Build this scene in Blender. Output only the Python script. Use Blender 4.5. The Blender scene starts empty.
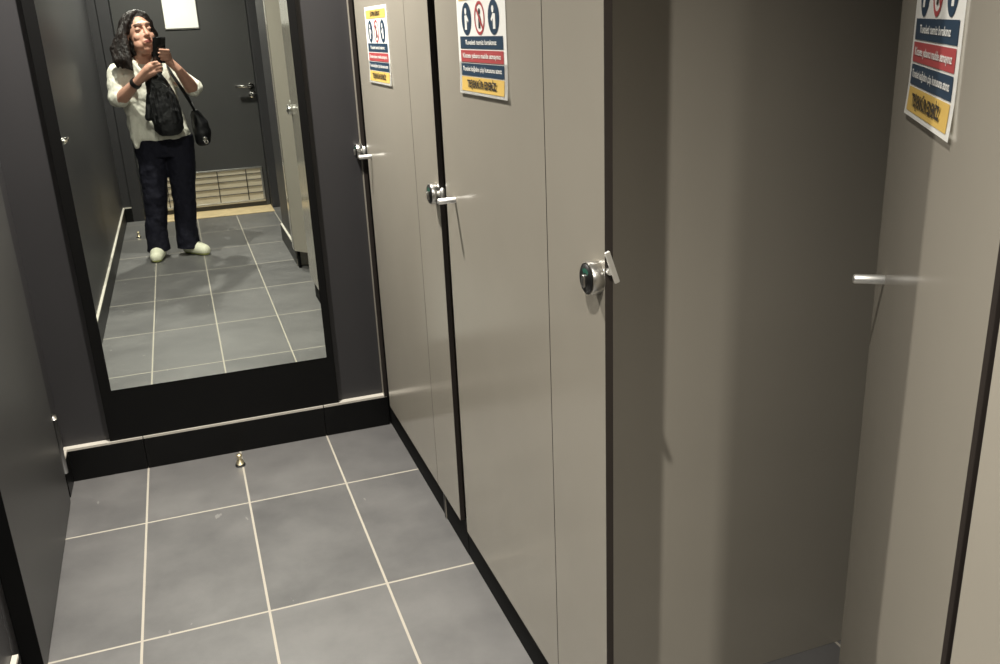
import bpy, bmesh, math, random
from mathutils import Vector, Matrix, Quaternion

random.seed(4)
scn = bpy.context.scene
COL = scn.collection
PI = math.pi

# ------------------------------------------------------------------ materials
def new_mat(name, col, rough=.5, metal=0., spec=.5):
    m = bpy.data.materials.new(name); m.use_nodes = True
    b = m.node_tree.nodes['Principled BSDF']
    b.inputs['Base Color'].default_value = (*col, 1)
    b.inputs['Roughness'].default_value = rough
    b.inputs['Metallic'].default_value = metal
    b.inputs['Specular IOR Level'].default_value = spec
    return m

def N(m, t, **kw):
    n = m.node_tree.nodes.new(t)
    for k, v in kw.items(): setattr(n, k, v)
    return n

def L(m, a, b): m.node_tree.links.new(a, b)

def mottle(m, col, amt=.12, scale=6., detail=4., bump=0., bscale=200.):
    """soft procedural variation of a plain colour, optional fine bump"""
    b = m.node_tree.nodes['Principled BSDF']
    tc = N(m, 'ShaderNodeTexCoord'); nz = N(m, 'ShaderNodeTexNoise')
    nz.inputs['Scale'].default_value = scale; nz.inputs['Detail'].default_value = detail
    L(m, tc.outputs['Object'], nz.inputs['Vector'])
    cr = N(m, 'ShaderNodeValToRGB')
    cr.color_ramp.elements[0].position = .3; cr.color_ramp.elements[1].position = .7
    cr.color_ramp.elements[0].color = (*[c*(1-amt) for c in col], 1)
    cr.color_ramp.elements[1].color = (*[c*(1+amt) for c in col], 1)
    L(m, nz.outputs['Fac'], cr.inputs['Fac']); L(m, cr.outputs['Color'], b.inputs['Base Color'])
    if bump:
        n2 = N(m, 'ShaderNodeTexNoise'); n2.inputs['Scale'].default_value = bscale
        L(m, tc.outputs['Object'], n2.inputs['Vector'])
        bp = N(m, 'ShaderNodeBump'); bp.inputs['Strength'].default_value = bump; bp.inputs['Distance'].default_value = .001
        L(m, n2.outputs['Fac'], bp.inputs['Height']); L(m, bp.outputs['Normal'], b.inputs['Normal'])
    return m

def plain(name, col, rough=.5, metal=0., spec=.5, amt=.08, scale=8., bump=0., bscale=200.):
    return mottle(new_mat(name, col, rough, metal, spec), col, amt, scale, 4., bump, bscale)

LAM   = plain('beige_laminate', (.315, .290, .243), .15, 0, .5, .035, 3., .06, 900.)
CORE  = plain('dark_laminate_core', (.024, .019, .016), .45)
PAINT = plain('charcoal_wall_paint', (.031, .030, .032), .45, 0, .5, .06, 2., .05, 300.)
LEAFP = plain('charcoal_door_paint', (.047, .046, .045), .42, 0, .5, .06, 2., .05, 300.)
CEILP = plain('grey_ceiling_paint', (.22, .215, .21), .8)
BLACK = plain('black_gloss_tile', (.003, .003, .003), .4, 0, .22)
FRAME = plain('black_mirror_border', (.003, .003, .003), .55, 0, .18)
CAULK = plain('white_grout', (.52, .49, .43), .6)
CHROME = plain('chrome', (.78, .76, .72), .14, 1., .5, .03)
STEEL = plain('satin_steel', (.60, .59, .56), .28, 1., .5, .05, 40.)
BRIGHT = plain('bright_brushed_steel', (.96, .95, .91), .5, 1., .5, .02, 40.)
BLKPL = plain('black_plastic', (.010, .010, .010), .35)
GREEN = plain('green_indicator', (.02, .11, .075), .4)
MATT  = plain('matt_black_plinth_shade', (.003, .003, .003), .7, 0, .12)  # pilaster plinths, and painted shade under shut doors and on the leaf edge
WHITE = plain('white_sticker', (.80, .79, .75), .38, 0, .5, .02)
BLUE  = plain('navy_blue_print', (.013, .038, .074), .4, 0, .5, .03)
RED   = plain('red_print', (.40, .058, .062), .4, 0, .5, .03)
YELL  = plain('yellow_print', (.66, .44, .11), .4, 0, .5, .04)
INK   = plain('black_print', (.025, .02, .015), .5)
WOOD  = plain('pale_wood', (.60, .47, .27), .5, 0, .4, .15, 12.)
GRILLE = plain('beige_metal_grille', (.52, .46, .35), .45, 0, .5, .05)
BRASS = plain('brass', (.86, .76, .52), .42, 1.)
RUBBER = plain('black_rubber', (.012, .012, .012), .6)
SKIN  = plain('skin', (.50, .27, .195), .5, 0, .4, .08, 30.)
LIP   = plain('lips', (.34, .10, .085), .45)
BROW  = plain('eyebrow', (.10, .055, .04), .7)
EYEW  = plain('eye', (.30, .22, .19), .3)
NAIL  = plain('nails', (.45, .08, .07), .3)
HAIR  = plain('dark_brown_hair', (.011, .007, .006), .5, 0, .35, .5, 40.)
SHIRT = plain('cream_shirt_cloth', (.66, .64, .56), .8, 0, .2, .05, 25., .25, 500.)
NAVY  = plain('navy_trouser_cloth', (.010, .010, .018), .8, 0, .2, .15, 25., .2, 600.)
SHOE  = plain('pale_yellow_shoe', (.78, .78, .60), .55)
SOLE  = plain('lime_sole', (.52, .56, .20), .6)
LEATH = plain('black_leather', (.008, .008, .009), .5, 0, .35, .3, 20., .25, 120.)
GLASSB = plain('phone_back', (.006, .006, .007), .18)

def strands(m):
    b = m.node_tree.nodes['Principled BSDF']
    tc = N(m, 'ShaderNodeTexCoord'); mp = N(m, 'ShaderNodeMapping'); mp.inputs['Scale'].default_value = (1., 1., .10)
    nz = N(m, 'ShaderNodeTexNoise'); nz.inputs['Scale'].default_value = 170.; nz.inputs['Detail'].default_value = 3.; nz.inputs['Distortion'].default_value = .6
    L(m, tc.outputs['Object'], mp.inputs[0]); L(m, mp.outputs[0], nz.inputs['Vector'])
    bp = N(m, 'ShaderNodeBump'); bp.inputs['Strength'].default_value = .9; bp.inputs['Distance'].default_value = .006
    L(m, nz.outputs['Fac'], bp.inputs['Height']); L(m, bp.outputs['Normal'], b.inputs['Normal'])
strands(HAIR)

def mirror_mat():
    m = new_mat('mirror_glass', (.80, .845, .80), 0., 1., .5)
    return m
MIRR = mirror_mat()

def tile_floor():
    m = new_mat('dark_grey_floor_tiles', (.1, .1, .1), .42)
    b = m.node_tree.nodes['Principled BSDF']
    g = N(m, 'ShaderNodeNewGeometry'); sp = N(m, 'ShaderNodeSeparateXYZ')
    L(m, g.outputs['Position'], sp.inputs[0])
    def M(op, a, bb=None, c=None):
        n = N(m, 'ShaderNodeMath', operation=op)
        for i, v in enumerate((a, bb, c)):
            if v is None: continue
            if isinstance(v, (int, float)): n.inputs[i].default_value = v
            else: L(m, v, n.inputs[i])
        return n.outputs[0]
    def grid(out, off, size):
        u = M('DIVIDE', M('SUBTRACT', out, off), size)
        fl = M('FLOOR', u); fr = M('SUBTRACT', u, fl)
        d = M('MULTIPLY', M('MINIMUM', fr, M('SUBTRACT', 1., fr)), size)
        return fl, d
    fx, dx = grid(sp.outputs['X'], -.2637, .30186)
    fy, dy = grid(sp.outputs['Y'], 2.6018, .59094)
    d = M('MINIMUM', dx, dy)
    mask = M('LESS_THAN', d, .0031)          # grout
    cb = N(m, 'ShaderNodeCombineXYZ'); L(m, fx, cb.inputs[0]); L(m, fy, cb.inputs[1])
    wn = N(m, 'ShaderNodeTexWhiteNoise', noise_dimensions='3D'); L(m, cb.outputs[0], wn.inputs['Vector'])
    n1 = N(m, 'ShaderNodeTexNoise'); n1.inputs['Scale'].default_value = 5.; n1.inputs['Detail'].default_value = 8.; n1.inputs['Roughness'].default_value = .65
    add = N(m, 'ShaderNodeVectorMath', operation='ADD'); sc = N(m, 'ShaderNodeVectorMath', operation='SCALE'); sc.inputs[3].default_value = 7.
    L(m, cb.outputs[0], sc.inputs[0]); L(m, g.outputs['Position'], add.inputs[0]); L(m, sc.outputs[0], add.inputs[1])
    L(m, add.outputs[0], n1.inputs['Vector'])
    v = M('ADD', M('MULTIPLY', n1.outputs['Fac'], .75), M('MULTIPLY', wn.outputs['Value'], .16))
    cr = N(m, 'ShaderNodeValToRGB')
    cr.color_ramp.elements[0].position = .22; cr.color_ramp.elements[1].position = .68
    cr.color_ramp.elements[0].color = (.082, .080, .080, 1); cr.color_ramp.elements[1].color = (.150, .146, .142, 1)
    L(m, v, cr.inputs['Fac'])
    # pale scuffs
    n3 = N(m, 'ShaderNodeTexNoise'); n3.inputs['Scale'].default_value = 26.; n3.inputs['Detail'].default_value = 6.
    mp = N(m, 'ShaderNodeMapping'); mp.inputs['Scale'].default_value = (1., .35, 1.); mp.inputs['Rotation'].default_value = (0, 0, .5)
    L(m, g.outputs['Position'], mp.inputs[0]); L(m, mp.outputs[0], n3.inputs['Vector'])
    scuff = M('MULTIPLY', M('GREATER_THAN', n3.outputs['Fac'], .715), .3)
    mx0 = N(m, 'ShaderNodeMix', data_type='RGBA'); L(m, scuff, mx0.inputs[0]); L(m, cr.outputs['Color'], mx0.inputs[6]); mx0.inputs[7].default_value = (.35, .34, .32, 1)
    mx = N(m, 'ShaderNodeMix', data_type='RGBA'); L(m, mask, mx.inputs[0]); L(m, mx0.outputs[2], mx.inputs[6]); mx.inputs[7].default_value = (.37, .34, .285, 1)
    L(m, mx.outputs[2], b.inputs['Base Color'])
    ro = M('ADD', M('MULTIPLY', mask, .35), M('ADD', M('MULTIPLY', n1.outputs['Fac'], .2), .34)); L(m, ro, b.inputs['Roughness'])
    bp = N(m, 'ShaderNodeBump'); bp.inputs['Strength'].default_value = .35; bp.inputs['Distance'].default_value = .002
    hh = M('SUBTRACT', M('MULTIPLY', n1.outputs['Fac'], .25), mask); L(m, hh, bp.inputs['Height']); L(m, bp.outputs['Normal'], b.inputs['Normal'])
    return m
TILE = tile_floor()

# ------------------------------------------------------------------ mesh helpers
def link(o, parent=None):
    COL.objects.link(o)
    if parent is not None: o.parent = parent
    return o

def obj(name, bm, mats, parent=None, smooth=False, loc=None):
    me = bpy.data.meshes.new(name)
    bm.normal_update(); bm.to_mesh(me); bm.free()
    for mt in (mats if isinstance(mats, (list, tuple)) else [mats]): me.materials.append(mt)
    if smooth:
        for p in me.polygons: p.use_smooth = True
    o = bpy.data.objects.new(name, me)
    if loc is not None: o.location = loc
    return link(o, parent)

def tag(o, label, cat, group=None):
    o['label'] = label; o['category'] = cat
    if group: o['group'] = group
    return o

def struct(o): o['kind'] = 'structure'; return o

def box(bm, x0, x1, y0, y1, z0, z1, mi=0, bevel=0., edge_mi=None, face_axis=0):
    r = bmesh.ops.create_cube(bm, size=1.)
    vs = r['verts']
    for v in vs:
        v.co = Vector(((x0+x1)/2 + v.co.x*(x1-x0), (y0+y1)/2 + v.co.y*(y1-y0), (z0+z1)/2 + v.co.z*(z1-z0)))
    fs = list({f for v in vs for f in v.link_faces})
    for f in fs: f.material_index = mi
    if edge_mi is not None:
        bm.normal_update()
        for f in fs:
            if abs(f.normal[face_axis]) < .5: f.material_index = edge_mi
    if bevel:
        es = list({e for v in vs for e in v.link_edges})
        rb = bmesh.ops.bevel(bm, geom=es, offset=bevel, segments=2, affect='EDGES', profile=.5)
        if edge_mi is not None:
            bm.normal_update()
            for f in rb['faces']:
                if abs(f.normal[face_axis]) < .97: f.material_index = edge_mi
    return bm

def BX(*a, **k): return box(bmesh.new(), *a, **k)

def lathe(bm, p0, axis, prof, seg=24, mi=0):
    """prof: list of (distance along the axis, radius)"""
    a = Vector(axis).normalized(); t = a.orthogonal().normalized(); b = a.cross(t); p0 = Vector(p0)
    rings = []
    for d, r in prof:
        if r < 1e-6: rings.append([bm.verts.new(p0 + a*d)])
        else: rings.append([bm.verts.new(p0 + a*d + t*(r*math.cos(2*PI*i/seg)) + b*(r*math.sin(2*PI*i/seg))) for i in range(seg)])
    def mk(vs):
        f = bm.faces.new(vs); f.material_index = mi; return f
    for A, B in zip(rings, rings[1:]):
        for i in range(seg):
            j = (i+1) % seg
            if len(A) == 1 and len(B) == 1: continue
            if len(A) == 1: mk((A[0], B[i], B[j]))
            elif len(B) == 1: mk((A[i], B[0], A[j]))
            else: mk((A[i], B[i], B[j], A[j]))
    if len(rings[0]) > 1: mk(rings[0][::-1])
    if len(rings[-1]) > 1: mk(rings[-1])
    return bm

def tube(bm, pts, radii, seg=12, mi=0):
    pts = [Vector(p) for p in pts]
    if not isinstance(radii, (list, tuple)): radii = [radii]*len(pts)
    rings = []; prev = None
    for i, p in enumerate(pts):
        d = (pts[min(i+1, len(pts)-1)] - pts[max(i-1, 0)]).normalized()
        t = d.orthogonal().normalized() if prev is None else (prev - d*prev.dot(d)).normalized()
        prev = t; b = d.cross(t)
        rings.append([bm.verts.new(p + (t*math.cos(2*PI*k/seg) + b*math.sin(2*PI*k/seg))*radii[i]) for k in range(seg)])
    for A, B in zip(rings, rings[1:]):
        for k in range(seg):
            f = bm.faces.new((A[k], A[(k+1) % seg], B[(k+1) % seg], B[k])); f.material_index = mi
    f = bm.faces.new(rings[0][::-1]); f.material_index = mi
    f = bm.faces.new(rings[-1]); f.material_index = mi
    return bm

def blob(bm, c, r, rot=None, seg=20, mi=0):
    """ellipsoid"""
    rr = bmesh.ops.create_uvsphere(bm, u_segments=seg, v_segments=max(8, seg*2//3), radius=1.)
    if isinstance(r, (int, float)): r = (r, r, r)
    M = Matrix.Translation(Vector(c)) @ (rot.to_4x4() if rot is not None else Matrix.Identity(4)) @ Matrix.Diagonal((*r, 1))
    bmesh.ops.transform(bm, matrix=M, verts=rr['verts'])
    for v in rr['verts']:
        for f in v.link_faces: f.material_index = mi
    return bm

def cone(bm, a, b, ra, rb, seg=16):
    """tapered limb with rounded ends"""
    a, b = Vector(a), Vector(b); d = (b-a); n = d.length
    if n < 1e-5: return blob(bm, a, ra)
    prof = []
    for i in range(5): t = PI/2*(1 - i/4); prof.append((-ra*math.sin(t), max(ra*math.cos(t), 0)))
    prof[0] = (-ra, 0)
    for i in range(5): t = PI/2*i/4; prof.append((n + rb*math.sin(t), rb*math.cos(t)))
    prof[-1] = (n+rb, 0)
    return lathe(bm, a, d, prof, seg)

def chain(bm, pts, rs, seg=16):
    for i in range(len(pts)-1): cone(bm, pts[i], pts[i+1], rs[i], rs[i+1], seg)
    return bm

def rings(bm, rg, seg=32, mi=0):
    """stack of (centre, rx, ry) ellipses in the horizontal plane, closed"""
    R = []
    for c, rx, ry in rg:
        R.append([bm.verts.new(Vector(c) + Vector((rx*math.cos(2*PI*k/seg), ry*math.sin(2*PI*k/seg), 0))) for k in range(seg)])
    for A, B in zip(R, R[1:]):
        for k in range(seg):
            bm.faces.new((A[k], A[(k+1) % seg], B[(k+1) % seg], B[k])).material_index = mi
    bm.faces.new(R[0][::-1]); bm.faces.new(R[-1])
    return bm

def fuse(name, bm, mats, parent=None, voxel=.006, smooth=3, factor=.5, wrinkle=None, fold=0):
    """melt overlapping shapes into one continuous skin"""
    bmesh.ops.recalc_face_normals(bm, faces=bm.faces)
    me = bpy.data.meshes.new(name); bm.to_mesh(me); bm.free()
    tmp = bpy.data.objects.new(name, me); COL.objects.link(tmp)
    r = tmp.modifiers.new('r', 'REMESH'); r.mode = 'VOXEL'; r.voxel_size = voxel
    s = tmp.modifiers.new('s', 'SMOOTH'); s.iterations = smooth; s.factor = factor
    if wrinkle:
        tx = bpy.data.textures.new(name+'_folds', 'CLOUDS'); tx.noise_scale = wrinkle[0]; tx.noise_depth = 2
        dm = tmp.modifiers.new('d', 'DISPLACE'); dm.texture = tx; dm.strength = wrinkle[1]; dm.mid_level = .5; dm.texture_coords = 'LOCAL'
    dg = bpy.context.evaluated_depsgraph_get(); dg.update()
    m2 = bpy.data.meshes.new_from_object(tmp.evaluated_get(dg), depsgraph=dg)
    bpy.data.objects.remove(tmp); bpy.data.meshes.remove(me)
    m2.name = name; m2.materials.clear()
    for mt in (mats if isinstance(mats, (list, tuple)) else [mats]): m2.materials.append(mt)
    for p in m2.polygons: p.use_smooth = True; p.material_index = 0
    o = bpy.data.objects.new(name, m2)
    return link(o, parent)

def text_into(bm, txt, size, x, z, y, mi, squash=1., width=None, bold=.00025):
    """letters as raised print: right = +x, up = +z, thickness towards -y"""
    cu = bpy.data.curves.new('t', 'FONT'); cu.body = txt; cu.size = size; cu.align_x = 'CENTER'; cu.align_y = 'CENTER'; cu.resolution_u = 2; cu.offset = bold
    o = bpy.data.objects.new('t', cu); COL.objects.link(o)
    dg = bpy.context.evaluated_depsgraph_get(); dg.update()
    me = bpy.data.meshes.new_from_object(o.evaluated_get(dg), depsgraph=dg)
    bpy.data.objects.remove(o); bpy.data.curves.remove(cu)
    k = len(bm.verts); nf = len(bm.faces)
    xs = [v.co.x for v in me.vertices]
    s = squash
    if width and xs: s = width/max(max(xs)-min(xs), 1e-6)
    for v in me.vertices:
        vx, vy = v.co.x*s, v.co.y
        v.co = (x+vx, y, z+vy)
    bm.from_mesh(me); bpy.data.meshes.remove(me)
    bm.faces.ensure_lookup_table()
    for f in bm.faces[nf:]: f.material_index = mi
    return bm

# ------------------------------------------------------------------ the room
CZ = 2.55
FARY, LX, EXY = 3.015, -.510, -1.72
struct(obj('floor', BX(-.7, 2.3, -2.1, 3.2, -.06, 0), TILE))
struct(obj('ceiling', BX(-.7, 2.3, -2.1, 3.2, CZ, CZ+.06), CEILP))
struct(obj('wall_far', BX(-.7, 2.3, FARY, FARY+.15, 0, CZ), PAINT))
bm = bmesh.new()                                   # left wall with the opening of the left door
box(bm, LX-.12, LX, 2.84, FARY, 0, CZ); box(bm, LX-.12, LX, -1.95, 1.955, 0, CZ); box(bm, LX-.12, LX, 1.955, 2.84, 2.06, CZ)
struct(obj('wall_left', bm, PAINT))
struct(obj('wall_right', BX(2.2, 2.3, -1.95, FARY, 0, CZ), PAINT))
bm = bmesh.new()
box(bm, LX, -.40, EXY-.15, EXY, 0, CZ); box(bm, .70, 2.2, EXY-.15, EXY, 0, CZ); box(bm, -.40, .70, EXY-.15, EXY, 2.08, CZ)
struct(obj('wall_near', bm, PAINT))
struct(obj('wall_pier', BX(.590, .84, -.40, .385, 0, CZ, bevel=.002), PAINT))

def skirting(name, parts):
    bm = bmesh.new()
    for (x0, x1, y0, y1) in parts:
        box(bm, x0, x1, y0, y1, 0, .1095, 0, .0005)
        box(bm, x0+.0008, x1-.0008, y0+.0008, y1-.0008, .1095, .1172, 1)
    return struct(obj(name, bm, [BLACK, CAULK]))
# joints between the skirting tiles follow the floor grid
fx = [LX, -.2637, .3399, .572]
skirting('baseboard_far', [(fx[i]+(.0007 if i else 0), fx[i+1]-.0007, 2.987, FARY) for i in range(3)])
skirting('baseboard_left', [(LX, -.496, -1.72, -1.0), (LX, -.496, -.999, -.41), (LX, -.496, -.409, .18), (LX, -.496, .181, .77), (LX, -.496, .771, 1.36), (LX, -.496, 1.361, 1.90), (LX, -.496, 2.875, 2.987)])
skirting('baseboard_near', [(-.496, -.445, EXY, EXY+.014)])
skirting('baseboard_pier', [(.576, .590, -.40, .384)])

# left door, slightly ajar, hinged beside the far wall
def door_left():
    d = bpy.data.objects.new('door_1', None); d.empty_display_size = .2; link(d); struct(d)
    d.location = (-.492, 2.832, 0); d.rotation_euler = (0, 0, math.radians(1.5))
    obj('leaf', BX(-.042, 0, -.867, 0, .006, 2.045, 0, .0015, 1, 0), [LEAFP, MATT], d)  # leaf edges coloured black to paint in the dark of the door gap
    for z in (.10, 1.80):
        h = obj('hinge', lathe(bmesh.new(), (.001, .014, z), (0, 0, 1), [(0, .0085), (.184, .0085)], 16), LEAFP, d, True)
        obj('hinge_cap', lathe(bmesh.new(), (0, 0, 0), (0, 0, 1), [(0, .0105), (.012, .0095), (.016, .005)], 16), STEEL, h, True, loc=(.001, .014, z+.184))
    bm = bmesh.new()
    lathe(bm, (0, -.775, 1.02), (1, 0, 0), [(0, .026), (.006, .026), (.008, .022)], 24)
    tube(bm, [(.004, -.775, 1.02), (.050, -.775, 1.02), (.056, -.768, 1.02), (.057, -.66, 1.02)], .0095, 14)
    obj('door_handle', bm, CHROME, d, True)
    return d
door_left()
bm = bmesh.new()
box(bm, LX-.10, LX+.002, 1.905, 1.955, 0, 2.10, 0, .002); box(bm, LX-.10, LX+.004, 2.856, 2.885, 0, 2.10, 0, .002); box(bm, LX-.10, LX+.012, 1.905, 2.885, 2.055, 2.12, 0, .002)
struct(obj('trim_1', bm, PAINT))

# exit door with frame, threshold and vent
def door_exit():
    d = bpy.data.objects.new('door_2', None); link(d); struct(d); d.location = (.145, -1.83, 0)
    obj('leaf', BX(-.498, .498, -.045, 0, .008, 2.04, bevel=.002), LEAFP, d)
    bm = bmesh.new()
    lathe(bm, (.462, 0, .985), (0, 1, 0), [(0, .026), (.008, .026), (.010, .022)], 24)
    tube(bm, [(.462, .004, .985), (.462, .050, .985), (.455, .057, .985), (.335, .058, .990)], .0105, 14)
    obj('door_handle', bm, CHROME, d, True)
    bm = lathe(bmesh.new(), (.462, 0, .915), (0, 1, 0), [(0, .026), (.008, .026), (.010, .021), (.018, .018), (.018, 0)], 24)
    obj('lock_cylinder', bm, CHROME, d, True)
    # vent: beige tray behind wires and a grey rim
    g = obj('vent_grille', BX(-.40, .452, .0005, .006, .060, .328), GRILLE, d)
    bm = bmesh.new()
    box(bm, -.412, .464, 0, .014, .320, .335, 0, .002); box(bm, -.412, .464, 0, .022, .045, .065, 0, .002)
    box(bm, -.412, -.398, 0, .014, .065, .32); box(bm, .450, .464, 0, .014, .065, .32)
    obj('vent_rim', bm, STEEL, g)
    bm = bmesh.new()
    for z in (.12, .175, .23, .28): tube(bm, [(-.40, .011, z), (.452, .011, z+.004)], .0028, 6)
    for x in (-.3, -.1, .10, .33): tube(bm, [(x, .013, .063), (x, .013, .322)], .0032, 6)
    obj('vent_wire', bm, PAINT, g)
    # white notice plate in a thin metal frame
    s = obj('wall_plate', BX(-.132, .130, .001, .008, 1.44, 1.81, bevel=.003), STEEL, d)
    obj('plate_face', BX(-.124, .122, .0082, .010, 1.450, 1.802, bevel=.0008), WHITE, s)
door_exit()
bm = bmesh.new()
box(bm, -.445, -.358, EXY-.16, EXY+.012, 0, 2.10, 0, .002); box(bm, .648, .735, EXY-.16, EXY+.012, 0, 2.10, 0, .002); box(bm, -.445, .735, EXY-.16, EXY+.012, 2.045, 2.13, 0, .002)
struct(obj('trim_2', bm, PAINT))
struct(obj('trim_3', BX(-.357, .647, -1.86, -1.53, 0, .007, bevel=.002), WOOD))

# ------------------------------------------------------------------ wall mirror
mr = obj('wall_mirror', BX(0, .763, -.022, 0, 0, 1.85, bevel=.0012), FRAME, None, loc=(-.366, FARY-.001, .1185))
tag(mr, 'tall wall mirror with a flat black border and a deep black bottom panel', 'mirror')
obj('mirror_glass', BX(.034, .737, -.0232, -.0221, .1765, 1.816), MIRR, mr)

# ------------------------------------------------------------------ toilet cubicles
XF, TH, Z0, Z1 = .560, .013, .113, 2.20

def notice_mesh():
    """safety notice in its own plane: right = +x, up = +z, print towards -y"""
    bm = bmesh.new(); W, H = .285, .208
    nz = 14
    def curl(z): return -.0016 - .0022*max(0, (.05 - z)/.05)**2
    def rect(x0, x1, z0, z1, mi, off):
        n = max(1, int((z1-z0)/.012))
        prev = None
        for i in range(n+1):
            z = z0 + (z1-z0)*i/n
            a = bm.verts.new((x0, curl(z)-off, z)); b = bm.verts.new((x1, curl(z)-off, z))
            if prev: bm.faces.new((prev[0], prev[1], b, a)).material_index = mi
            prev = (a, b)
    # paper with real thickness
    rect(-W/2, W/2, 0, H, 0, 0)
    g = bm.faces[:] ; r = bmesh.ops.solidify(bm, geom=g, thickness=-.0009)
    for f in bm.faces: f.material_index = 0
    m = .016
    rect(-W/2+m, W/2-m, H*.845, H*.955, 3, .0006)
    rect(-W/2+m, W/2-m, H*.415, H*.525, 1, .0006)
    rect(-W/2+m, W/2-m, H*.295, H*.402, 2, .0006)
    rect(-W/2+m, W/2-m, H*.172, H*.282, 1, .0006)
    rect(-W/2+m, W/2-m, H*.028, H*.160, 3, .0006)
    def disc(x, z, r, mi, off, hole=0, seg=28):
        v = [bm.verts.new((x+r*math.cos(2*PI*k/seg), -.0016-off, z+r*math.sin(2*PI*k/seg))) for k in range(seg)]
        if hole:
            w = [bm.verts.new((x+hole*math.cos(2*PI*k/seg), -.0016-off, z+hole*math.sin(2*PI*k/seg))) for k in range(seg)]
            for k in range(seg): bm.faces.new((v[k], v[(k+1) % seg], w[(k+1) % seg], w[k])).material_index = mi
        else: bm.faces.new(v).material_index = mi
    def poly(pts, mi, off): bm.faces.new([bm.verts.new((x, -.0016-off, z)) for x, z in pts]).material_index = mi
    zc, R = H*.68, H*.145
    for i, xc in enumerate((-.080, 0, .080)):
        if i == 1:
            disc(xc, zc, R, 2, .0006, R*.82)
            disc(xc, zc+.012, .0055, 4, .0006)
            poly([(xc-.007, zc+.005), (xc+.004, zc+.005), (xc+.010, zc-.004), (xc+.004, zc-.006), (xc+.004, zc-.018), (xc-.007, zc-.018)], 4, .0006)
            a = .0022
            poly([(xc-R*.62-a, zc+R*.62-a), (xc-R*.62+a, zc+R*.62+a), (xc+R*.62+a, zc-R*.62+a), (xc+R*.62-a, zc-R*.62-a)], 2, .0009)
        else:
            disc(xc, zc, R, 1, .0006)
            disc(xc-.003, zc+.014, .0062, 0, .0009)
            s = 1 if i == 0 else -1
            poly([(xc-.010*s, zc+.006), (xc+.003*s, zc+.007), (xc+.014*s, zc-.003), (xc+.011*s, zc-.007), (xc+.003*s, zc-.002), (xc+.003*s, zc-.020), (xc-.010*s, zc-.020)][::s], 0, .0009)
    text_into(bm, 'LÜTFEN DİKKAT', .0155, 0, H*.90, -.0028, 4, width=.125, bold=.0006)
    text_into(bm, 'Tuvaleti temiz bırakınız', .0125, 0, H*.470, -.0028, 0, width=.185)
    text_into(bm, 'Klozete yabancı madde atmayınız', .0125, 0, H*.352, -.0028, 0, width=.225)
    text_into(bm, 'Tuvalet kağıdını çöp kutusuna atınız', .0125, 0, H*.232, -.0028, 0, width=.230)
    text_into(bm, 'TEŞEKKÜR EDERİZ', .0185, 0, H*.096, -.0046, 4, width=.175, bold=.0008)
    me = bpy.data.meshes.new('notice'); bm.to_mesh(me); bm.free()
    for mt in (WHITE, BLUE, RED, YELL, INK): me.materials.append(mt)
    return me
NOTICE = notice_mesh()

def lock_bm(latch='edge'):
    """round privacy lock: drum out of the panel (towards -x), dark dial with a green mark and coin slot"""
    bm = bmesh.new()
    lathe(bm, (0, 0, 0), (-1, 0, 0), [(0, .0245), (.001, .025), (.018, .025), (.0195, .0238)], 36, 0)
    lathe(bm, (-.0196, 0, 0), (-1, 0, 0), [(0, .0222), (.001, .0222), (.001, 0)], 32, 1)
    # coloured mark, a sector in the upper half of the dial
    vs = [bm.verts.new((-.0210, .016*math.cos(a), .016*math.sin(a))) for a in [PI*(.25+.5*i/10) for i in range(11)]]
    ws = [bm.verts.new((-.0210, .009*math.cos(a), .009*math.sin(a))) for a in [PI*(.25+.5*i/10) for i in range(11)]]
    for i in range(10): bm.faces.new((vs[i], vs[i+1], ws[i+1], ws[i])).material_index = 2
    box(bm, -.0262, -.0200, -.0035, .0035, -.0125, .0065, 0, .0012)     # raised grip
    return bm

def latch_bm(shut):
    bm = bmesh.new()
    if shut:
        tube(bm, [(.006, .012, .004), (.006, -.034, .004)], .0055, 12)
        blob(bm, (.004, -.034, .004), (.008, .006, .014))
        return bm
    tube(bm, [(.006, .012, .014), (.006, -.030, .014)], .0052, 12)                # bolt through the edge
    r = bmesh.ops.create_cube(bm, size=1.)
    Mx = Matrix.Translation((.008, -.031, .021)) @ Matrix.Rotation(math.radians(-19), 4, 'Y') @ Matrix.Diagonal((.0085, .004, .052, 1))
    bmesh.ops.transform(bm, matrix=Mx, verts=r['verts'])
    bmesh.ops.bevel(bm, geom=list({e for v in r['verts'] for e in v.link_edges}), offset=.001, segments=2, affect='EDGES')
    return bm

def peg_bm():
    bm = bmesh.new()
    lathe(bm, (0, 0, 0), (-1, 0, 0), [(0, .0066), (.038, .0066), (.040, .0055), (.0405, 0)], 18)
    return bm

def panel(name, x0, x1, y0, y1, z0, z1, axis, parent, mats=(LAM, CORE)):
    return obj(name, BX(x0, x1, y0, y1, z0, z1, 0, .0008, 1, axis), list(mats), parent)

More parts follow.
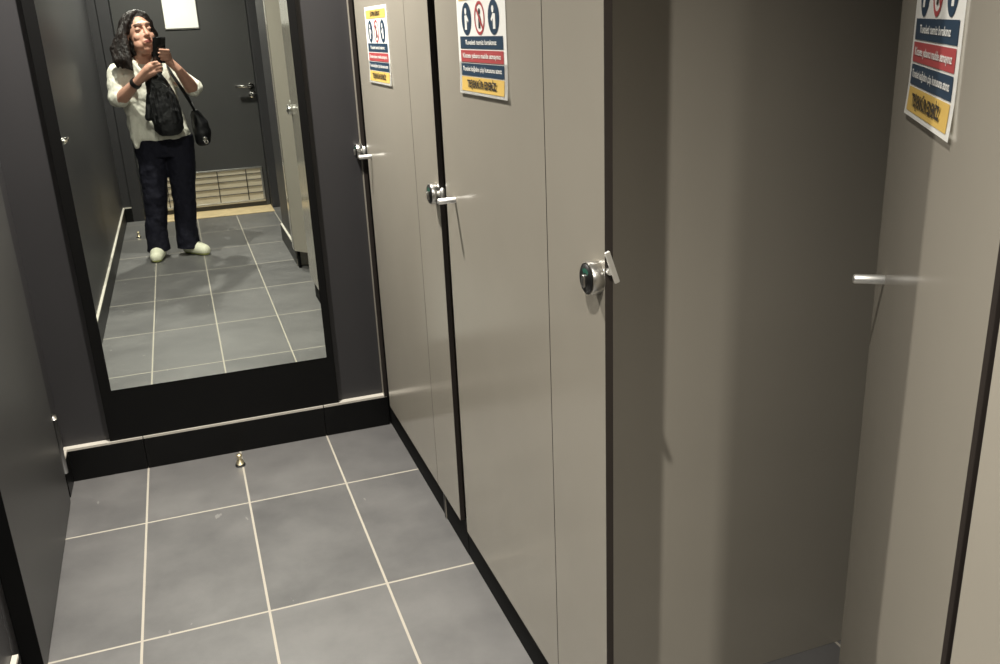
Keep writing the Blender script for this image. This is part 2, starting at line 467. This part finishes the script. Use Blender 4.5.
def cubicle(label, hinge_y, width, free_label, angle, peg_s, peg_z, lock_z, notice_s, notice_z, posts, partition):
    root = bpy.data.objects.new('toilet_cubicle', None); root.empty_display_size = .2
    link(root); root.location = (XF, hinge_y, 0)
    tag(root, label, 'toilet cubicle', 'row of beige toilet cubicles')
    # door: local frame at the hinge, +y along the leaf, face towards -x
    d = obj('door', BX(0, TH, 0, width, Z0, 2.06, 0, .0008, 1, 0), [LAM, CORE], root)
    d.rotation_euler = (0, 0, -math.radians(angle))
    if free_label: d['label'] = free_label
    obj('pull_peg', peg_bm(), BRIGHT, d, True, loc=(0, peg_s, peg_z))
    nt = bpy.data.objects.new('safety_notice', NOTICE); link(nt, d)
    nt.location = (0, notice_s, notice_z); nt.rotation_euler = (0, 0, -PI/2)
    if not angle: obj('under_door_shade', BX(.0186, .030, -.0035, width+(.092 if lock_z < 1.003 else .0585), 0, Z0-.001), MATT, root)  # black strip added as the shade in the gap under a shut door
    for z in (.30, 1.1, 1.90):
        obj('hinge', lathe(bmesh.new(), (TH+.008, -.002, z), (0, 0, 1), [(0, .007), (.07, .007)], 12), STEEL, d, True)
    panel('head_panel', 0, TH, 0, width+.015, 2.065, Z1, 0, root)
    for (y0, y1, lock_y, nm) in posts:
        y0 -= hinge_y; y1 -= hinge_y
        p = panel(nm, 0, TH, y0, y1, Z0, Z1, 0, root)
        obj('plinth', BX(.018, .034, y0+.0005, y1-.0005, 0, Z0-.0005), MATT, p)
        if lock_y is not None:
            obj('lock', lock_bm(), [STEEL, BLKPL, GREEN], p, True, loc=(0, lock_y-hinge_y, lock_z))
            obj('latch', latch_bm(lock_z < 1.003), BRIGHT, p, lock_z < 1.003, loc=(0, lock_y-hinge_y, lock_z))
    if partition is not None:
        panel('partition', TH+.001, 1.62, partition-hinge_y-.0065, partition-hinge_y+.0065, .0, Z1, 1, root)
    return root

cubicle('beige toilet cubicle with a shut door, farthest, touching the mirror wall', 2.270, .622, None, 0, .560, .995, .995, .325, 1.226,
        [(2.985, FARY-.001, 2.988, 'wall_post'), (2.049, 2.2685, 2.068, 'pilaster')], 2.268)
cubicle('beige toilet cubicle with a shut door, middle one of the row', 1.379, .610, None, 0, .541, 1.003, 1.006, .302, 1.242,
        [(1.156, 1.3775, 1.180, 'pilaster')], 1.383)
cubicle('nearest beige toilet cubicle with its door standing open inward', .490, .632, 'door swung inward', 35, .547, 1.020, 1.0, .356, 1.247,
        [(.387, .481, None, 'pilaster')], .415)

# ------------------------------------------------------------------ floor door stops
def door_stop(loc, label):
    o = obj('door_stop', lathe(bmesh.new(), (0, 0, 0), (0, 0, 1), [(0, .0165), (.006, .0165), (.0075, .0135)], 24), RUBBER, None, True, loc=loc)
    tag(o, label, 'door stop', 'small brass floor door stops')
    obj('post', lathe(bmesh.new(), (0, 0, .007), (0, 0, 1), [(0, .0125), (.012, .0115), (.016, .0070), (.022, .0070), (.030, .0105), (.035, .0085), (.036, 0)], 24), BRASS, o, True)
door_stop((.031, 2.875, 0), 'small brass door stop on a black base in front of the mirror')
door_stop((-.391, -1.04, 0), 'small brass door stop near the exit door, seen in the mirror')

# ------------------------------------------------------------------ camera frame, also carries the phone
CAM = Vector((0, 0, 1.37))
cr_ = Vector((.94122445, -.33509068, -.04255321)); cu_ = Vector((.14664934, .29189459, .945141)); cf_ = Vector((.30428689, .89583022, -.32387915))
def PH(a, b, c): return CAM + cr_*a + cu_*b + cf_*c

def make_phone():
    bm = bmesh.new(); w, h, t = .076, .158, .0085
    box(bm, -w/2, w/2, -t/2, t/2, -h/2, h/2, 0, .0038)
    o = obj('phone', bm, GLASSB, None, True)
    # local axes: x right, y forward (back of the phone), z up
    Mr = Matrix((cr_, cf_, cu_)).transposed().to_4x4()
    c = PH(-.030, -.066, -.0095)
    o.matrix_world = Matrix.Translation(c) @ Mr
    tag(o, 'black phone held up by the person in the mirror', 'phone')
    obj('camera_bump', BX(.008, .032, .0043, .0058, .030, .074, bevel=.0007), BLKPL, o)
    bm = BX(-w/2+.003, w/2-.003, -.0046, -.0043, -h/2+.003, h/2-.003)
    obj('screen', bm, BLKPL, o)
    return o
make_phone()

# ------------------------------------------------------------------ the person with the phone
def person():
    V = Vector
    body = bmesh.new()
    hc = V((-.138, -.235, 1.408))                     # head centre
    yaw = math.radians(-24); pit = math.radians(-9); K = 1.10
    Rh = Matrix.Rotation(yaw, 3, 'Z') @ Matrix.Rotation(-pit, 3, 'X') @ Matrix.Rotation(math.radians(-4), 3, 'Y')
    def H(x, y, z): return hc + Rh @ V((x*K, y*K, z*K))
    q = Rh
    # head
    blob(body, H(0, -.012, .028), (.073, .092, .094), q, 28)
    blob(body, H(0, .018, -.028), (.062, .070, .080), q, 28)
    blob(body, H(0, .036, -.082), (.036, .040, .034), q)         # chin
    blob(body, H(.030, .030, -.058), (.034, .042, .040), q); blob(body, H(-.030, .030, -.058), (.034, .042, .040), q)
    blob(body, H(.032, .046, -.020), (.030, .026, .028), q); blob(body, H(-.032, .046, -.020), (.030, .026, .028), q)  # cheeks
    blob(body, H(0, .064, .042), (.052, .022, .018), q)          # brow ridge
    chain(body, [H(0, .078, .026), H(0, .088, .000), H(0, .098, -.016)], [.0085, .0105, .0115]); blob(body, H(.010, .088, -.019), .0085); blob(body, H(-.010, .088, -.019), .0085)
    blob(body, H(0, .070, -.050), (.034, .018, .024), q); blob(body, H(0, .083, -.046), (.020, .009, .0055), q); blob(body, H(0, .081, -.055), (.017, .009, .006), q)       # lips
    for s in (1, -1):
        blob(body, H(.030*s, .062, .018), (.018, .0150, .0125), q)  # eyes
        blob(body, H(.072*s, -.012, -.005), (.008, .018, .030), q)   # ears
    # neck, torso, hips
    chain(body, [H(0, -.018, -.06), V((-.140, -.285, 1.300)), V((-.152, -.305, 1.225))], [.054, .052, .060])
    blob(body, V((-.122, -.215, 1.318)), (.045, .05, .028))       # soft under the chin
    T = [(V((-.150, -.315, 1.215)), .115, .060), (V((-.150, -.315, 1.16)), .150, .088), (V((-.145, -.31, 1.08)), .150, .105), (V((-.135, -.31, .99)), .138, .098), (V((-.120, -.31, .90)), .142, .100), (V((-.105, -.31, .80)), .160, .108), (V((-.095, -.31, .72)), .155, .100)]
    rings(body, T)
    # shoulders and arms
    shL, elL, wrL = V((-.300, -.310, 1.185)), V((-.318, -.205, 1.025)), V((-.190, -.075, 1.140))
    shR, elR, wrR = V((.000, -.315, 1.180)), V((.128, -.225, 1.060)), V((.052, -.080, 1.195))
    blob(body, shL, .058); blob(body, shR, .058)
    chain(body, [V((-.2, -.31, 1.19)), shL, (shL+elL)/2, elL], [.06, .052, .046, .041])
    chain(body, [elL, elL.lerp(wrL, .35), wrL], [.041, .040, .026])
    chain(body, [V((-.1, -.31, 1.19)), shR, (shR+elR)/2, elR], [.06, .052, .046, .041])
    chain(body, [elR, elR.lerp(wrR, .35), wrR], [.041, .040, .026])
    # legs
    hipL, knL, anL = V((-.180, -.31, .73)), V((-.205, -.285, .42)), V((-.238, -.300, .085))
    hipR, knR, anR = V((-.010, -.31, .73)), V((-.028, -.285, .42)), V((-.048, -.300, .085))
    for h_, k_, a_ in ((hipL, knL, anL), (hipR, knR, anR)):
        chain(body, [h_, h_.lerp(k_, .5), k_, k_.lerp(a_, .3), a_], [.088, .074, .054, .054, .034])
    # feet
    toeL, toeR = V((-.258, -.155, .030)), V((.045, -.205, .030))
    for a_, t_ in ((anL, toeL), (anR, toeR)):
        chain(body, [a_+V((0, -.02, -.045)), a_.lerp(t_, .5)+V((0, 0, -.012)), t_], [.034, .034, .026])
    # right hand: palm beside the phone, fingers wrapped across its back, thumb on the screen side
    pR = PH(.030, -.132, -.022)
    dirp = (PH(.022, -.085, -.020) - wrR).normalized()
    chain(body, [wrR, pR, PH(.024, -.095, -.018)], [.025, .026, .022])
    for k, (b0, b1, ln) in enumerate(((-.066, -.060, .052), (-.084, -.080, .058), (-.102, -.100, .054), (-.119, -.119, .044))):
        pts = [PH(.026, b0-.004, -.012), PH(.021, (b0+b1)/2, .004), PH(.021-ln*.5, b1, .0075), PH(.021-ln, b1+.003, .0062)]
        chain(body, pts, [.0100, .0092, .0084, .0072], 12)
    chain(body, [PH(.026, -.125, -.022), PH(.014, -.098, -.027), PH(-.004, -.080, -.0245)], [.0125, .0100, .0082], 12)
    # left hand: closed around the bag's handle just below the phone
    kL = V((-.118, -.030, 1.196)); kdir = V((.86, .30, .42)).normalized(); sd = V((-.30, .20, .93)).cross(kdir).normalized()
    up = kdir.cross(V((0, 1, 0))).normalized()
    upv = V((-.38, .10, .92)).normalized()
    chain(body, [wrL, kL + upv*.010, kL + kdir*.026 + upv*.016], [.026, .026, .022])
    chain(body, [wrL, kL - upv*.014, kL + kdir*.024 - upv*.018], [.026, .025, .021])
    fw = V((.25, .95, .05)).normalized()
    for k, ln in enumerate((.030, .036, .034, .027)):
        b = kL + kdir*.036 + upv*(.026 - .0175*k)
        pts = [b, b + kdir*(ln*.75) + fw*.006, b + kdir*(ln*1.25) + fw*.004 - upv*.006, b + kdir*(ln*1.2) - fw*.020 - upv*.008]
        chain(body, pts, [.0100, .0092, .0085, .0075], 12)
    chain(body, [kL + upv*.024 - fw*.012, kL + kdir*.034 + upv*.030 - fw*.026, kL + kdir*.060 + upv*.024 - fw*.030], [.0125, .0102, .0085], 12)
    o = fuse('person', body, [SKIN, LIP, BROW, EYEW], None, .0040, 3, .5)
    me = o.data
    Ri = Rh.inverted()
    for p in me.polygons:
        c = (Ri @ (p.center - hc))/K
        if c.y > .045 and abs(c.x) < .062:
            if -.065 < c.z < -.041 and c.y > .072 and abs(c.x) < .023 and (abs(c.z+.051) < .0095*(1-(abs(c.x)/.026)**2)): p.material_index = 1
            elif abs(c.z - .038 - .006*math.cos((abs(c.x)-.03)*60)) < .0042 and .012 < abs(c.x) < .050: p.material_index = 2
            elif (abs(c.x)-.030)**2/.0125**2 + (c.z-.013)**2/.0032**2 < 1: p.material_index = 3
    tag(o, 'person in a cream shirt and navy trousers photographing the mirror with a phone', 'person')

    # hair: parted cap with long waves down to the shoulders
    hb = bmesh.new()
    blob(hb, H(0, -.032, .048), (.084*K, .090*K, .086*K), q, 28)
    blob(hb, H(0, -.058, -.010), (.082*K, .070*K, .105*K), q, 28)
    rnd = random.Random(7)
    for k in range(22):                                # waves round the back, ear to ear
        a = math.radians(-188 + k*(196/21.))
        ca, sa = math.cos(a), math.sin(a)
        w1, w2 = rnd.uniform(-.008, .008), rnd.uniform(-.014, .014)
        chain(hb, [H(.058*ca, -.036+.066*sa, .078), H(.090*ca+w1, -.038+.084*sa, .0), H(.090*ca-w1, -.040+.084*sa, -.07), H(.096*ca+w2-.006, -.040+.080*sa, -.125), H(.090*ca-w2-.008, -.038+.078*sa, -.165-abs(w2))], [.022, .024, .022, .021, .007], 10)
    for k in range(8):                                 # locks in front of the left shoulder
        x = -.080 - .007*k; w1 = rnd.uniform(-.007, .007)
        chain(hb, [H(-.058, .004, .080), H(-.092-.003*k, .004, .010), H(x-.022+w1, .010-.006*k, -.06), H(x-.036-w1, .020-.007*k, -.12), H(x-.024+w1*2, .028-.008*k, -.185+.004*k)], [.017, .022, .024, .021, .006], 10)
    for k in range(4):                                 # swept parting
        chain(hb, [H(.004, .022-.006*k, .122), H(-.040, .040-.010*k, .098), H(-.070, .026-.010*k, .055), H(-.084, .004, .0)], [.012, .015, .016, .012], 10)
        chain(hb, [H(.012, .022-.006*k, .120), H(.046, .036-.010*k, .096), H(.072, .020-.010*k, .052), H(.082, -.004, .0), H(.082, -.012, -.060)], [.011, .013, .013, .012, .008], 10)
    fuse('hair', hb, HAIR, o, .0050, 1, .4, (.016, .009))

    # shirt: loose, hanging open below, sleeves pushed to the elbows
    sb = bmesh.new()
    S = [(V((-.152, -.312, 1.243)), .080, .060), (V((-.150, -.315, 1.215)), .150, .090), (V((-.148, -.315, 1.15)), .172, .112), (V((-.145, -.31, 1.05)), .172, .124), (V((-.135, -.31, .95)), .168, .122), (V((-.122, -.31, .86)), .176, .126), (V((-.112, -.305, .79)), .186, .132), (V((-.110, -.305, .770)), .184, .130)]
    rings(sb, S, 40)
    chain(sb, [V((-.24, -.312, 1.195)), shL + V((-.008, 0, .004)), (shL+elL)/2 + V((-.014, 0, -.005)), elL.lerp(shL, .06) + V((-.012, -.006, .006)), elL.lerp(wrL, .05)], [.064, .060, .058, .054, .047], 20)
    chain(sb, [V((-.06, -.314, 1.192)), shR + V((.006, 0, .004)), (shR+elR)/2 + V((.012, 0, -.004)), elR.lerp(shR, .06) + V((.014, -.006, .006)), elR.lerp(wrR, .02)], [.064, .058, .055, .051, .046], 20)
    chain(sb, [V((-.250, -.235, .90)), V((-.262, -.225, .80)), V((-.262, -.220, .745))], [.030, .034, .020], 14)  # longer front corner
    # collar leaves
    chain(sb, [V((-.215, -.315, 1.262)), V((-.200, -.245, 1.238)), V((-.158, -.212, 1.175))], [.018, .018, .012], 12)
    chain(sb, [V((-.085, -.318, 1.262)), V((-.088, -.250, 1.238)), V((-.115, -.214, 1.175))], [.018, .018, .012], 12)
    sh = fuse('shirt', sb, SHIRT, o, .0055, 3, .5, (.06, .022))
    # trousers: wide straight legs
    tb = bmesh.new()
    rings(tb, [(V((-.122, -.31, .93)), .150, .108), (V((-.112, -.31, .86)), .166, .116), (V((-.104, -.31, .78)), .182, .122), (V((-.104, -.31, .70)), .184, .120), (V((-.106, -.31, .66)), .176, .112)], 40)
    for h_, k_, a_ in ((hipL, knL, anL), (hipR, knR, anR)):
        rings(tb, [(a_+V((0, .008, -.038)), .074, .086), (a_+V((0, .004, .10)), .070, .080), (a_.lerp(k_, .6), .070, .076), (k_, .076, .080), (k_.lerp(h_, .5), .088, .094), (h_+V((0, 0, -.02)), .094, .108), (h_+V((0, 0, .05)), .094, .108)], 32)
    fuse('trousers', tb, NAVY, o, .0055, 3, .5, (.06, .014))
    # shoes
    for a_, t_ in ((anL, toeL), (anR, toeR)):
        b = bmesh.new()
        heel = a_ + V((0, -.028, 0)); heel.z = .040
        t2 = V((t_.x, t_.y, .034))
        chain(b, [heel, heel.lerp(t2, .5) + V((0, 0, .006)), t2], [.045, .048, .040], 18)
        chain(b, [V((a_.x, a_.y, .085)), heel + V((0, .012, .01))], [.044, .040], 18)
        for v in b.verts:
            if v.co.z < .004: v.co.z = .004
        s = fuse('shoe', b, [SHOE, SOLE], o, .0045, 2, .5)
        zmin = min(v.co.z for v in s.data.vertices)
        for v in s.data.vertices: v.co.z += .001 - zmin
        for p in s.data.polygons:
            if p.center.z < .016: p.material_index = 1
    # dark band on the left wrist
    w0 = wrL.lerp(elL, .10)
    ax = (elL - wrL).normalized()
    obj('wristwatch', lathe(bmesh.new(), w0 - ax*.013, ax, [(0, .0315), (.002, .034), (.024, .036), (.026, .0335)], 28), BLKPL, o, True)
    return kL, kdir, shR
kL, kdir, shR = person()

# ------------------------------------------------------------------ bags
def handbag():
    V = Vector
    root = bpy.data.objects.new('handbag', None); root.empty_display_size = .1
    link(root); root.location = (-.065, -.105, .80)
    tag(root, 'slouchy black leather handbag hanging from the left hand of the person', 'bag')
    off = root.location
    bm = bmesh.new()
    prof = [(.395, -.022, .030, .022), (.370, -.024, .048, .034), (.325, -.020, .066, .048), (.26, -.006, .082, .056), (.18, .004, .092, .062), (.10, .010, .094, .064), (.04, .012, .086, .058), (.012, .012, .066, .046), (.004, .012, .050, .034)]
    rings(bm, [(V((x, 0, z)), rx, ry) for z, x, rx, ry in prof][::-1], 36)
    for k in range(7):                                     # gathered folds
        a = k/6.
        tube(bm, [V((-.035+.03*a, .030, .375)), V((-.070+.14*a, .052, .24)), V((-.062+.15*a, .058, .08))], [.006, .009, .006], 10)
    chain(bm, [V((-.075, .020, .26)), V((-.098, .020, .12))], [.016, .022], 12)   # side gusset
    fuse('bag_body', bm, LEATH, root, .005, 2, .5, (.05, .012))
    grip = kL + kdir*.066 - off
    b = bmesh.new()
    tube(b, [V((-.050, 0, .372)), V((-.044, .008, .395)), grip + V((-.022, -.004, -.018)), grip + V((0, -.004, -.006)), grip + V((.022, -.004, -.014)), V((.022, .006, .395)), V((.012, 0, .372))], .0065, 12)
    obj('bag_handle', b, LEATH, root, True)
    b = bmesh.new()
    tube(b, [V((-.024, .030, .352)), V((.036, .046, .300)), V((.080, .045, .23))], .0026, 8)
    obj('zip', b, STEEL, root, True)
    return root
handbag()

def shoulder_bag():
    V = Vector
    root = bpy.data.objects.new('shoulder_bag', None); root.empty_display_size = .1
    link(root); root.location = (.135, -.255, .70)
    tag(root, 'black shoulder bag with a chrome clasp at the right hip of the person', 'bag')
    off = root.location
    bm = bmesh.new()
    rings(bm, [(V((.006, 0, .012)), .030, .055), (V((.006, 0, .03)), .046, .085), (V((.008, 0, .09)), .056, .100), (V((0, 0, .16)), .050, .098), (V((-.014, 0, .21)), .034, .085), (V((-.020, 0, .235)), .018, .066)], 32)
    fuse('bag_body', bm, LEATH, root, .005, 2, .5, (.05, .010))
    b = bmesh.new()
    pts = [V((-.018, .035, .225)), V((-.045, .075, .30)), V((-.085, .112, .39)), V((-.125, .092, .47)), V((-.150, .015, .545)), V((-.150, -.055, .562)), V((-.125, -.150, .50)), V((-.070, -.165, .38)), V((-.030, -.10, .27)), V((-.018, -.030, .22))]
    n = len(pts)
    # flat strap: a ribbon with thickness
    prev = None
    for i, p in enumerate(pts):
        d = (pts[min(i+1, n-1)] - pts[max(i-1, 0)]).normalized()
        out = (p - V((-.27, -.05, p.z))).normalized()
        s = d.cross(out).normalized()*.0125; o2 = s.cross(d).normalized()*.0022
        ring = [b.verts.new(p + s + o2), b.verts.new(p - s + o2), b.verts.new(p - s - o2), b.verts.new(p + s - o2)]
        if prev:
            for k in range(4): b.faces.new((prev[k], prev[(k+1) % 4], ring[(k+1) % 4], ring[k]))
        else: b.faces.new(ring[::-1])
        prev = ring
    b.faces.new(prev)
    bmesh.ops.recalc_face_normals(b, faces=b.faces)
    obj('strap', b, LEATH, root)
    c = bmesh.new()
    lathe(c, (.016, .092, .058), (.2, 1, 0), [(0, .014), (.008, .014), (.010, .011), (.010, 0)], 20)
    tube(c, [(.004, .100, .052), (.014, .108, .034), (.030, .106, .032), (.032, .098, .052)], .0035, 10)
    obj('clasp', c, CHROME, root, True)
    return root
shoulder_bag()

# ------------------------------------------------------------------ lights: recessed ceiling spots of the corridor
def spot(loc, e, size=140, rad=.018, col=(1., .952, .865), blend=1.):
    l = bpy.data.lights.new('ceiling_spotlight', 'SPOT'); l.energy = e; l.spot_size = math.radians(size); l.spot_blend = blend; l.shadow_soft_size = rad; l.color = col
    o = bpy.data.objects.new('ceiling_spotlight', l); o.location = loc; COL.objects.link(o)
    return o
spot((.00, 2.50, CZ-.02), 235, 152, .03, blend=1.)
spot((-.20, .37, CZ-.02), 150, 125)
spot((-.05, -.98, CZ-.02), 190, 146, .04)

w = bpy.data.worlds.new('world'); scn.world = w; w.use_nodes = True
w.node_tree.nodes['Background'].inputs[0].default_value = (.02, .02, .02, 1)

# ------------------------------------------------------------------ camera and output
cam = bpy.data.cameras.new('camera'); co = bpy.data.objects.new('camera', cam); COL.objects.link(co)
cam.sensor_width = 36; cam.lens = 896.787/1000*36; cam.clip_start = .005; cam.clip_end = 50
Rm = Matrix((cr_, cu_, -cf_)).transposed().to_4x4()
co.matrix_world = Matrix.Translation(CAM) @ Rm
scn.camera = co

scn.view_settings.view_transform = 'Standard'
try: scn.view_settings.look = 'None'
except Exception: pass
scn.view_settings.gamma = 1.; scn.view_settings.use_curve_mapping = False
scn.view_settings.exposure = .62
cy = scn.cycles
cy.max_bounces = 10; cy.diffuse_bounces = 5; cy.glossy_bounces = 6; cy.caustics_reflective = True; cy.caustics_refractive = False
cy.sample_clamp_indirect = 4.; cy.use_denoising = True
